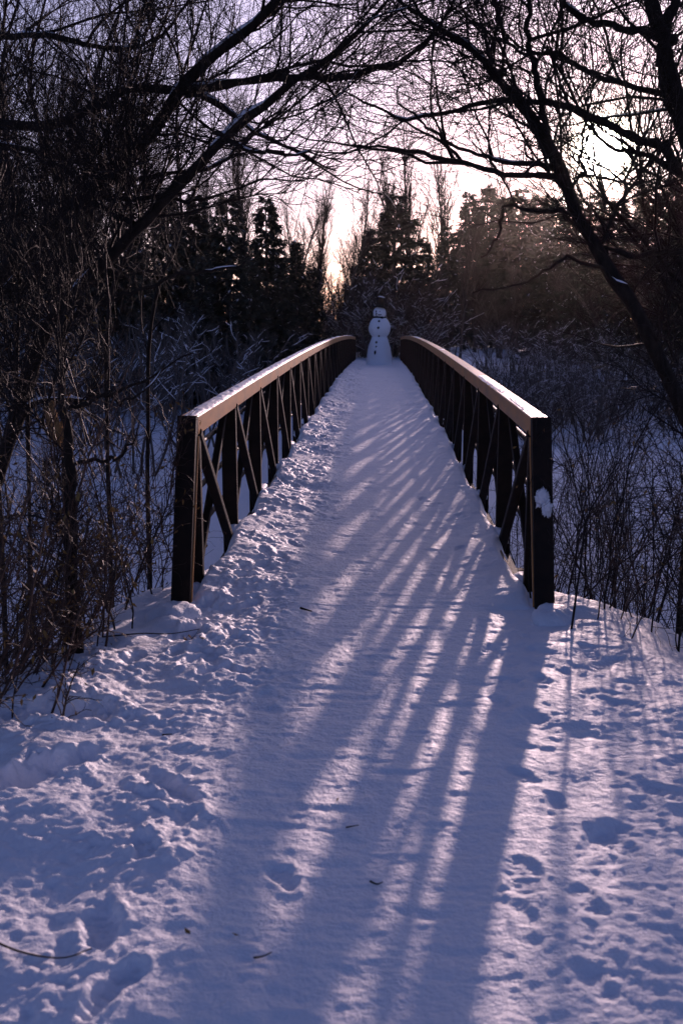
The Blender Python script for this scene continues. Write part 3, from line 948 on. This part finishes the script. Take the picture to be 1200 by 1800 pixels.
LAB_R = ['upright thin shrub close behind the right end post',
         'thin twiggy shrub on the right bank a step from the end post',
         'dense shrub at the right frame edge on the bank lip',
         'dark crooked shrub at the right edge with thick stem base',
         'tall reddish shrub in the right hollow below the trunk',
         'loose shrub in the right hollow beside the railing',
         'wide shrub far down the right hollow under the tree',
         'bare shrub at the right frame edge behind the bank']
SPOT_R = [(1.45, 6.0, 9, 1.25, 20, 0.03), (1.62, 5.6, 8, 1.2, 20, 0.1), (2.0, 5.35, 13, 1.3, 30, 0.0), (2.1, 4.85, 10, 1.0, 20, 0.05), (2.6, 6.5, 16, 2.1, 20, -0.05),
          (2.0, 7.3, 12, 1.8, 10, 0.0), (2.9, 9.0, 16, 2.2, 10, 0.0), (2.75, 5.5, 14, 1.7, 20, -0.1)]
LAB_R += ['thin tall shrub outside the right railing near its third post', 'tall wispy shrub outside the right railing near its middle', 'bushy shrub in the right hollow past the tall wispy one',
          'twiggy shrub in the right hollow nearest the far brush', 'slender shrub in the middle of the right hollow', 'broad thicket shrub in the right hollow at the frame edge', 'low tangle behind the right end post']
SPOT_R += [(1.75, 9.4, 13, 2.7, 10, 0.0), (1.95, 11.6, 14, 2.9, 10, 0.0), (2.8, 12.6, 16, 2.5, 10, 0.0), (3.6, 15.0, 16, 2.4, 10, 0.0), (2.6, 10.6, 12, 2.4, 10, 0.0), (3.3, 8.2, 18, 2.4, 10, -0.05), (1.75, 6.7, 13, 1.9, 15, 0.0)]
for i, (x, y, n, h, lv, ln) in enumerate(SPOT_R):
    near_shrub(LAB_R[i], x, y, 140 + i, n, h, lv, (ln, 0), GR, matn='twig_red' if i % 2 else 'twig', n2=13 * n, n3=27 * n)
# little sprigs poking out of the snow on the right
near_shrub('tiny dry sprig standing in the lit snow right of the path', 1.48, 4.15, 160, 4, 0.14, 6, (0, 0), None, thick=0.0016, spread=0.02, n2=14, n3=10, cat='weed', name='dry_sprig')
near_shrub('small dead weed with leaves poking through the snow at the left bank edge', -0.95, 4.95, 161, 4, 0.13, 16, (0.2, 0), None, thick=0.0018, spread=0.03, n2=14, n3=12, cat='weed', name='dry_sprig')


# hanging tan seed head in the left tangle
def snow_z(x, y):
    g = detail_z(np.array([[x]]), np.array([[y]]))
    return gz(x, y) + float(g[0, 0])


sp = at(92, 735, 5.2)
sh = thing('seed_head', 'fluffy tan seed head hanging in the tangle left of the slim trunk', 'seed head', sp)
mb = MB()
mb.add(*blob((0, 0, 0.0), (0.030, 0.028, 0.07), 3, 18, 14, 0.35, 3.0))
mb.add(*blob((0.022, 0.0, -0.075), (0.036, 0.030, 0.062), 5, 18, 14, 0.4, 3.0))
mb.build('fluff', 'seed_fluff', sh)
MB().add(*tubes(spline([(-0.01, 0, 0.05), (-0.04, 0.02, 0.16), (-0.02, 0.05, 0.30), (0.05, 0.1, 0.36)], 10), np.linspace(0.004, 0.006, 10), 5)).build('stalk', 'twig', sh)

# fallen twigs and leaves on the snow
TW = 'twigs and litter lying on the snowy path'


def lying_twig(label, pts, r, name='fallen_twig', cat='twig'):
    P = np.array([(x, y, snow_z(x, y) + r * 1.2 + dz) for x, y, dz in pts])
    c = spline(P, 14)
    mb = MB().add(*tubes(c, np.linspace(r, r * 0.45, 14), 5))
    o = mb.build(name, 'twig', None, off=P[0])
    o.location = P[0]
    return tag(o, label, cat, TW)


def on_snow(px, py):
    d = FWD + RIGHT * (px - 600) / FPX + UP * (900 - py) / FPX
    s = -EYE[2] / d[2]
    p = EYE + d * s
    return p[0], p[1]


for lab, pix, r, dz in (('long thin curved twig lying at the lower left corner of the snow', ((-20, 1662), (40, 1688), (110, 1694), (162, 1680)), 0.0035, 0.012),
                        ('straight dark twig lying alone in the middle of the path', ((528, 1075), (548, 1079)), 0.0075, 0.004),
                        ('small dark twig on the right half of the near path', ((650, 1556), (662, 1560), (672, 1557)), 0.0035, 0.004),
                        ('crooked twig scrap on the shaded near path', ((446, 1692), (462, 1689), (478, 1683)), 0.0030, 0.004),
                        ('long bent stem reaching from the left weeds over the snow', ((180, 1128), (250, 1130), (300, 1127), (352, 1132)), 0.0045, 0.03),
                        ('reddish splinter lying on the snow at the left', ((285, 1292), (303, 1291)), 0.0035, 0.004),
                        ('thin twig scrap in the sunlit stripe of the path', ((608, 1462), (630, 1458)), 0.0028, 0.004)):
    lying_twig(lab, [(*on_snow(px, py), dz) for px, py in pix], r)
for i, (px, py, lab) in enumerate(((408, 1647, 'curled dry leaf on the shaded near path'), (335, 1655, 'tiny leaf scrap on the rough snow at left'), (596, 1408, 'small brown leaf in the sunlit stripe of the path'), (561, 991, 'dark leaf speck on the packed path near the railing'))):
    x, y = on_snow(px, py)
    V, F = leaf_quads(np.array([[0, 0, 0.006]]), 0.030, np.random.default_rng(i + 3), 0.0)
    V[:, 2] = np.abs(V[:, 2]) * 0.5 + 0.004
    o = MB().add(V, F).build('dead_leaf', 'dry_leaf')
    o.location = (x, y, snow_z(x, y))
    tag(o, lab, 'leaf', TW)

# ------------------------------------------------------------------ background wood
def conifer(seed, h, rb, whorls, per, sprays, droop, gap=0.0, bare=0.08, snowf=0.035):
    rng = np.random.default_rng(seed)
    tm, cm, sm_ = MB(), MB(), MB()
    tp = np.stack([0.06 * rng.normal(size=12).cumsum() * 0.3, 0.06 * rng.normal(size=12).cumsum() * 0.3, np.linspace(-0.3, h, 12)], -1)
    tr = np.linspace(0.024 * h, 0.01, 12)
    tm.add(*tubes(tp, tr, 7))
    Ps, Ds, Ls_ = [], [], []
    for wv in range(whorls):
        f = bare + (1 - bare) * (wv + 0.5 * rng.random()) / whorls
        if gap and rng.random() < gap:
            continue
        n = per + rng.integers(-1, 2)
        a0 = rng.random() * 6.28
        for j in range(n):
            a = a0 + j * 6.283 / n + rng.normal() * 0.3
            ll = rb * (1 - f) ** 0.75 * rng.uniform(0.55, 1.15) + 0.12
            cz = f * h
            Ps.append((np.interp(cz, tp[:, 2], tp[:, 0]), np.interp(cz, tp[:, 2], tp[:, 1]), cz))
            Ds.append((math.cos(a), math.sin(a), 0.25 - droop * (1 - f)))
            Ls_.append(ll)
    Ps, Ds, Ls_ = np.array(Ps), np.array(Ds), np.array(Ls_)
    p1, q1 = grow(Ps, Ds, Ls_, 0.012 + Ls_ * 0.010, np.full(len(Ps), 0.006), 6, 0.08, -0.03, rng)
    tm.add(*tubes(p1, q1, 4))
    n = int(len(Ps) * sprays * 2.4)
    P, D, rr, t_ = sprout(p1, q1, n, rng, 0.12, 1.0, (0.3, 1.0), (0, 0, -0.15))
    L = rng.uniform(0.18, 0.5, n)
    W = L * rng.uniform(0.10, 0.20, n)
    s = norm(np.cross(D, np.array([0, 0, 1.0]) + 0.5 * rng.normal(size=(n, 3))))
    dn = np.array([0, 0, -1.0])
    e = P + D * L[:, None]
    V = np.stack([P, P + D * (L * 0.5)[:, None] + s * W[:, None], e + dn * (L * 0.2)[:, None], P + D * (L * 0.5)[:, None] - s * W[:, None]], 1).reshape(-1, 3)
    cm.add(V, np.arange(n * 4).reshape(n, 4))
    m = rng.random(n) < snowf * np.clip(t_ * 1.4, 0, 1)
    k = int(m.sum())
    lift = np.array([0, 0, 0.03])
    hz = norm(np.cross(D[m], np.array([0, 0, 1.0])))
    Vs = np.stack([P[m] + lift, P[m] + D[m] * (L[m] * 0.5)[:, None] + hz * W[m][:, None] * 0.8 + lift * 1.3, e[m] + lift, P[m] + D[m] * (L[m] * 0.5)[:, None] - hz * W[m][:, None] * 0.8 + lift * 1.3], 1).reshape(-1, 3)
    sm_.add(Vs, np.arange(k * 4).reshape(k, 4))
    return tm, cm, sm_


def make_proto(name, label, cat, group, parts):
    t = thing(name, label, cat, (0, 0, 0), group)
    for pn, mb, mt in parts:
        mb.build(pn, mt, t)
    return t


def bare_tree(seed, h, upright, n1, n2, n3, stems=1, snow=0.0, r=0.011, l1=0.30, sw=1.0):
    rng = np.random.default_rng(seed)
    tm, cm, sm_ = MB(), MB(), MB()
    P = np.stack([0.25 * rng.normal(size=stems) * (stems > 1), 0.25 * rng.normal(size=stems) * (stems > 1), np.full(stems, -0.3)], -1)
    D = np.stack([0.12 * rng.normal(size=stems) * (1 + (stems > 1)), 0.12 * rng.normal(size=stems) * (1 + (stems > 1)), np.ones(stems)], -1)
    p0, q0 = grow(P, D, h * rng.uniform(0.8, 1.0, stems), np.full(stems, r * h), np.full(stems, 0.012), 12, 0.05, 0.03, rng)
    tm.add(*tubes(p0, q0, 6))
    P, D, rr, t_ = sprout(p0, q0, n1, rng, 0.18, 0.98, (0.35, 0.95), (0, 0, upright))
    L = h * l1 * rng.uniform(0.4, 1.2, n1) * (1.15 - 0.8 * t_)
    r0 = np.minimum(rr * 0.5, 0.05)
    p1, q1 = grow(P, D, L, r0, r0 * 0.25 + 0.004, 7, 0.10, upright * 0.12, rng)
    tm.add(*tubes(p1, q1, 4))
    P, D, rr, t_ = sprout(p1, q1, n2, rng, 0.15, 1, (0.35, 0.9), (0, 0, upright * 0.7))
    L = h * 0.085 * rng.uniform(0.4, 1.5, n2)
    r0 = np.minimum(rr * 0.7, 0.016)
    p2, q2 = grow(P, D, L, r0, r0 * 0.5, 4, 0.14, upright * 0.08, rng)
    cm.add(*tubes(p2, q2, 3))
    P, D, rr, t_ = sprout(p2, q2, n3, rng, 0.1, 1, (0.3, 0.9), (0, 0, upright * 0.5))
    L = h * 0.042 * rng.uniform(0.4, 1.5, n3)
    r0 = np.minimum(rr * 0.8, 0.009)
    p3, q3 = grow(P, D, L, r0, r0 * 0.6, 3, 0.15, 0.0, rng)
    cm.add(*tubes(p3, q3, 3))
    if snow:
        for i in range(n1):
            branch_snow(sm_, p1[i], np.maximum(q1[i] * 0.75, 0.008) * sw, rng, snow, 1.1)
        for i in range(0, n2, 2):
            branch_snow(sm_, p2[i], np.maximum(q2[i] * 0.9, 0.008) * sw, rng, snow, 1.1)
    return tm, cm, sm_


G_CON, G_BARE, G_SHR, G_SAP = 'conifers in the wood behind the bridge', 'tall bare trees in the wood behind the bridge', 'snow-dusted shrubs beyond the hollow', 'thin bare saplings in front of the wood'
L_CON = 'dark snow-flecked conifer in the wood behind the bridge'
L_BARE = 'tall thin bare tree against the sky behind the wood'
L_SHR = 'bare shrub dusted with snow on the far side of the hollow'
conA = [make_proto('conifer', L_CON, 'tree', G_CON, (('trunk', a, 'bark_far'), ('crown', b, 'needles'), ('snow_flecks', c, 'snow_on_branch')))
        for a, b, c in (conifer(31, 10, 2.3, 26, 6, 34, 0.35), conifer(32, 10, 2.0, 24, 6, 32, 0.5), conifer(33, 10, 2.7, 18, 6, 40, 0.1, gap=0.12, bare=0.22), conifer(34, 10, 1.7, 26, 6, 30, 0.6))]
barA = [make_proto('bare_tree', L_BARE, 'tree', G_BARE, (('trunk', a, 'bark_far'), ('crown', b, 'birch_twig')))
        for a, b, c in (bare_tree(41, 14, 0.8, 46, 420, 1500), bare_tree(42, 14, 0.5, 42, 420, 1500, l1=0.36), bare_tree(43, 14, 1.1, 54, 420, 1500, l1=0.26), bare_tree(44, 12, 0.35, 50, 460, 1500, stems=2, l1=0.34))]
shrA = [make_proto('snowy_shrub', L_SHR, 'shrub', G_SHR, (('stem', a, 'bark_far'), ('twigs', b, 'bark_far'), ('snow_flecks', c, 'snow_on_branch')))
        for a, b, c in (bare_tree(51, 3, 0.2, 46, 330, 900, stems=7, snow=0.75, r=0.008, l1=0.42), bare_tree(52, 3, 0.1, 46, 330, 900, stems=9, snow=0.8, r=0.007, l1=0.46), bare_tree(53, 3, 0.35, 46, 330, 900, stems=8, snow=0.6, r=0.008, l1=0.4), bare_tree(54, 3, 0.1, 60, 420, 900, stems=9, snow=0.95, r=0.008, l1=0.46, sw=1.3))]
used = set()


def place(protos, px, d, top, k, rng, h0, label=None, squash=1.0):
    p = at(px, 600, d)
    x, y = p[0], p[1]
    z = gz(x, y) - 0.05
    ztop = at(px, top, d)[2]
    s = (ztop - z) / h0
    src = protos[k % len(protos)]
    sc = (s * squash * rng.uniform(0.9, 1.12),) * 2 + (s,)
    if id(src) not in used:
        used.add(id(src))
        src.location, src.rotation_euler, src.scale = (x, y, z), (0, 0, rng.random() * 6.28), sc
        if label:
            src['label'] = label
        return src
    return copy_thing(src, (x, y, z), rng.random() * 6.28, sc, label)


rg = np.random.default_rng(77)
special = {(690, 52): 'broad dark pine standing alone above and right of the snowman', (470, 45): 'pointed dark conifer at the right end of the left conifer row'}
CON = [(-330, 45, 330, 0), (-230, 48, 320, 1), (-120, 44, 340, 0), (-40, 47, 345, 3), (50, 46, 335, 0), (140, 44, 350, 1), (225, 46, 345, 0), (300, 44, 338, 3), (345, 47, 345, 0), (405, 43, 345, 1), (470, 45, 352, 0), (520, 46, 425, 3), (550, 48, 470, 1),
       (350, 39, 450, 1), (440, 39, 455, 0), (250, 39, 440, 3), (150, 39, 430, 0), (40, 39, 440, 1), (495, 41, 470, 3),
       (690, 52, 345, 2), (648, 58, 405, 3), (745, 60, 425, 1), (785, 66, 400, 0),
       (820, 84, 345, 0), (850, 88, 330, 1), (880, 92, 350, 3), (905, 86, 338, 0), (940, 90, 345, 1), (970, 82, 352, 0), (1000, 70, 352, 3), (1035, 66, 345, 0),
       (1075, 58, 355, 1), (1120, 54, 340, 0), (1165, 56, 315, 3), (1210, 54, 300, 0), (1260, 52, 310, 1), (1340, 50, 310, 0), (1430, 52, 300, 3), (1530, 50, 320, 0),
       (1010, 54, 420, 1), (960, 64, 425, 0), (1080, 48, 430, 3), (1160, 46, 420, 1), (1240, 45, 400, 0)]
ORD = ['first', 'second', 'third', 'fourth', 'fifth', 'sixth', 'seventh', 'eighth', 'ninth', 'tenth', 'eleventh', 'twelfth', 'thirteenth', 'fourteenth', 'fifteenth']


def con_row(px, d):
    if px < 0 or px > 1290:
        return None
    if px < 600:
        return 'taller conifer from the left in the back row left of the bridge' if d > 42 else 'shorter conifer from the left in the front row left of the bridge'
    if px < 800:
        return 'conifer from the left in the small clump above the snowman'
    if d > 65:
        return 'hazy distant conifer from the left behind the wood right of the snowman'
    return 'shorter dark conifer from the left in the right wood' if top > 390 else 'tall dark conifer from the left in the right wood below the sun'


rows = {}
for px, d, top, k in sorted(CON):
    rows.setdefault(con_row(px, d), []).append((px, d))
for px, d, top, k in CON:
    rn = con_row(px, d)
    lab = ORD[rows[rn].index((px, d))] + ' ' + rn if rn else 'dark conifer in the wood outside the edge of the view'
    place(conA, px, d, top, k, rg, 10, special.get((px, d), lab), 1.25 if k == 2 else 1.1)
for i in range(52):
    px = -420 + 1980 * (i + rg.random() * 0.9) / 52
    d = rg.uniform(50, 72)
    if 820 < px < 1000:
        d = rg.uniform(84, 100)
    top = rg.uniform(170, 300)
    if px < 280:
        top = rg.uniform(-40, 160)
    elif px < 520:
        top = rg.uniform(120, 290)
    elif px < 700:
        top = rg.uniform(250, 345)
    elif px > 800:
        top = rg.uniform(290, 350)
    place(barA, px, d, top, i + (i // 5), rg, 14)
# near, darker understorey row of bare trees that closes the gaps low down
for i in range(70):
    px = -380 + 1900 * (i + rg.random()) / 70
    d = rg.uniform(47, 62)
    top = rg.uniform(430, 500)
    if 540 < px < 660:
        top = rg.uniform(455, 500)
    if 800 < px < 1010:
        d = rg.uniform(60, 80)
    place(barA, px, d, top, i * 3 + 1, rg, 14, 'dense leafless understorey tree low in the wood behind the bridge', 2.2)['group'] = 'low leafless trees of the understorey'
for i in range(130):
    px = -360 + 1860 * (i + rg.random()) / 130
    d = rg.uniform(33, 47)
    wx = at(px, 600, d)[0]
    if abs(wx) < 1.9 and d < 50:
        d = rg.uniform(49, 54)
    if px < 600 and rg.random() < 0.35:
        d = rg.uniform(20, 33)
    wx = at(px, 600, d)[0]
    if abs(wx) < 2.2 and d < 48:
        continue
    p = at(px, 600, d)
    if abs(p[0]) < 4.0 and p[1] < 46:
        continue
    h = rg.uniform(1.7, 3.3) * (1.35 if px < 500 else 1.1 if px > 1050 else 1.0)
    if px > 620 and d > 30 and p[1] < 47:
        h = min(h, 2.6)
    z = gz(p[0], p[1])
    src = shrA[3] if (d > 38 and i % 3 == 0) or i == 2 else shrA[i % 3]
    sc = (h / 3 * 1.25, h / 3 * 1.25, h / 3)
    if id(src) not in used:
        used.add(id(src))
        src.location, src.scale = (p[0], p[1], z), sc
    else:
        copy_thing(src, (p[0], p[1], z), rg.random() * 6.28, sc)

for i in range(60):
    px = rg.uniform(740, 1500)
    d = rg.uniform(27, 41)
    p = at(px, 600, d)
    if p[0] < 2.6:
        continue
    h = rg.uniform(1.5, 2.4)
    copy_thing(shrA[i % 3], (p[0], p[1], gz(p[0], p[1])), rg.random() * 6.28, (h / 3 * 1.5, h / 3 * 1.5, h / 3), 'bare shrub in the brush right of the bridge along the edge of the wood', 'brush right of the bridge')

for px, d, h in ((596, 50, 3.2), (622, 53, 4.2), (640, 49.5, 4.4), (660, 51, 5.4), (668, 49, 5.0), (682, 52, 5.6), (700, 50, 4.2), (716, 53, 4.4), (742, 49, 3.4), (575, 53, 4.0), (765, 52, 4.0)):
    p = at(px, 600, d)
    copy_thing(shrA[3], (p[0], p[1], gz(p[0], p[1])), px * 0.7, (h / 3 * 1.1, h / 3 * 1.1, h / 3 * 0.9), 'snowy bush right behind the snowman where the path meets the wood', 'bushes behind the snowman')

# far-off wood that closes the view behind the trees
rng = np.random.default_rng(5)
mb = MB()
n = 2800
P = np.stack([rng.uniform(-170, 180, n), rng.uniform(100, 135, n), np.full(n, -1.0)], -1)
hh = rng.uniform(5, 9.5, n)
p0, q0 = grow(P, np.tile([0, 0, 1.0], (n, 1)), hh, hh * 0.012, np.full(n, 0.02), 5, 0.06, 0.0, rng)
mb.add(*tubes(p0, q0, 4))
P, D, rr, _ = sprout(p0, q0, 15000, rng, 0.1, 1, (0.4, 1.2), (0, 0, 0.2))
p1, q1 = grow(P, D, rng.uniform(0.8, 2.4, 15000), np.full(15000, 0.03), np.full(15000, 0.012), 3, 0.15, 0.0, rng)
mb.add(*tubes(p1, q1, 3))
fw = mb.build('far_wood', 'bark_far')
fw['kind'] = 'stuff'

# ------------------------------------------------------------------ haze
if HAZE > 0:
    hx, y0h, y1h, z0h, z1h = 200, -35, 205, -4.0, 30.0
    V = [(-hx, y0h, z0h), (hx, y0h, z0h), (hx, y1h, z0h), (-hx, y1h, z0h), (-hx, y0h, z1h), (hx, y0h, z1h), (hx, y1h, z1h), (-hx, y1h, z1h)]
    F = [(0, 3, 2, 1), (4, 5, 6, 7), (0, 1, 5, 4), (1, 2, 6, 5), (2, 3, 7, 6), (3, 0, 4, 7)]
    m = bpy.data.materials.new('haze')
    m.use_nodes = True
    t = m.node_tree
    t.nodes.clear()
    o_ = nd(t, 'ShaderNodeOutputMaterial')
    v_ = nd(t, 'ShaderNodeVolumePrincipled')
    v_.inputs['Color'].default_value = (1.0, 0.92, 0.84, 1)
    v_.inputs['Density'].default_value = HAZE
    v_.inputs['Anisotropy'].default_value = 0.94
    t.links.new(v_.outputs[0], o_.inputs['Volume'])
    M['haze'] = m
    hz = bpy.data.objects.new('haze', make_mesh('haze', V, F, 'haze', False))
    COL.objects.link(hz)
    hz['kind'] = 'stuff'
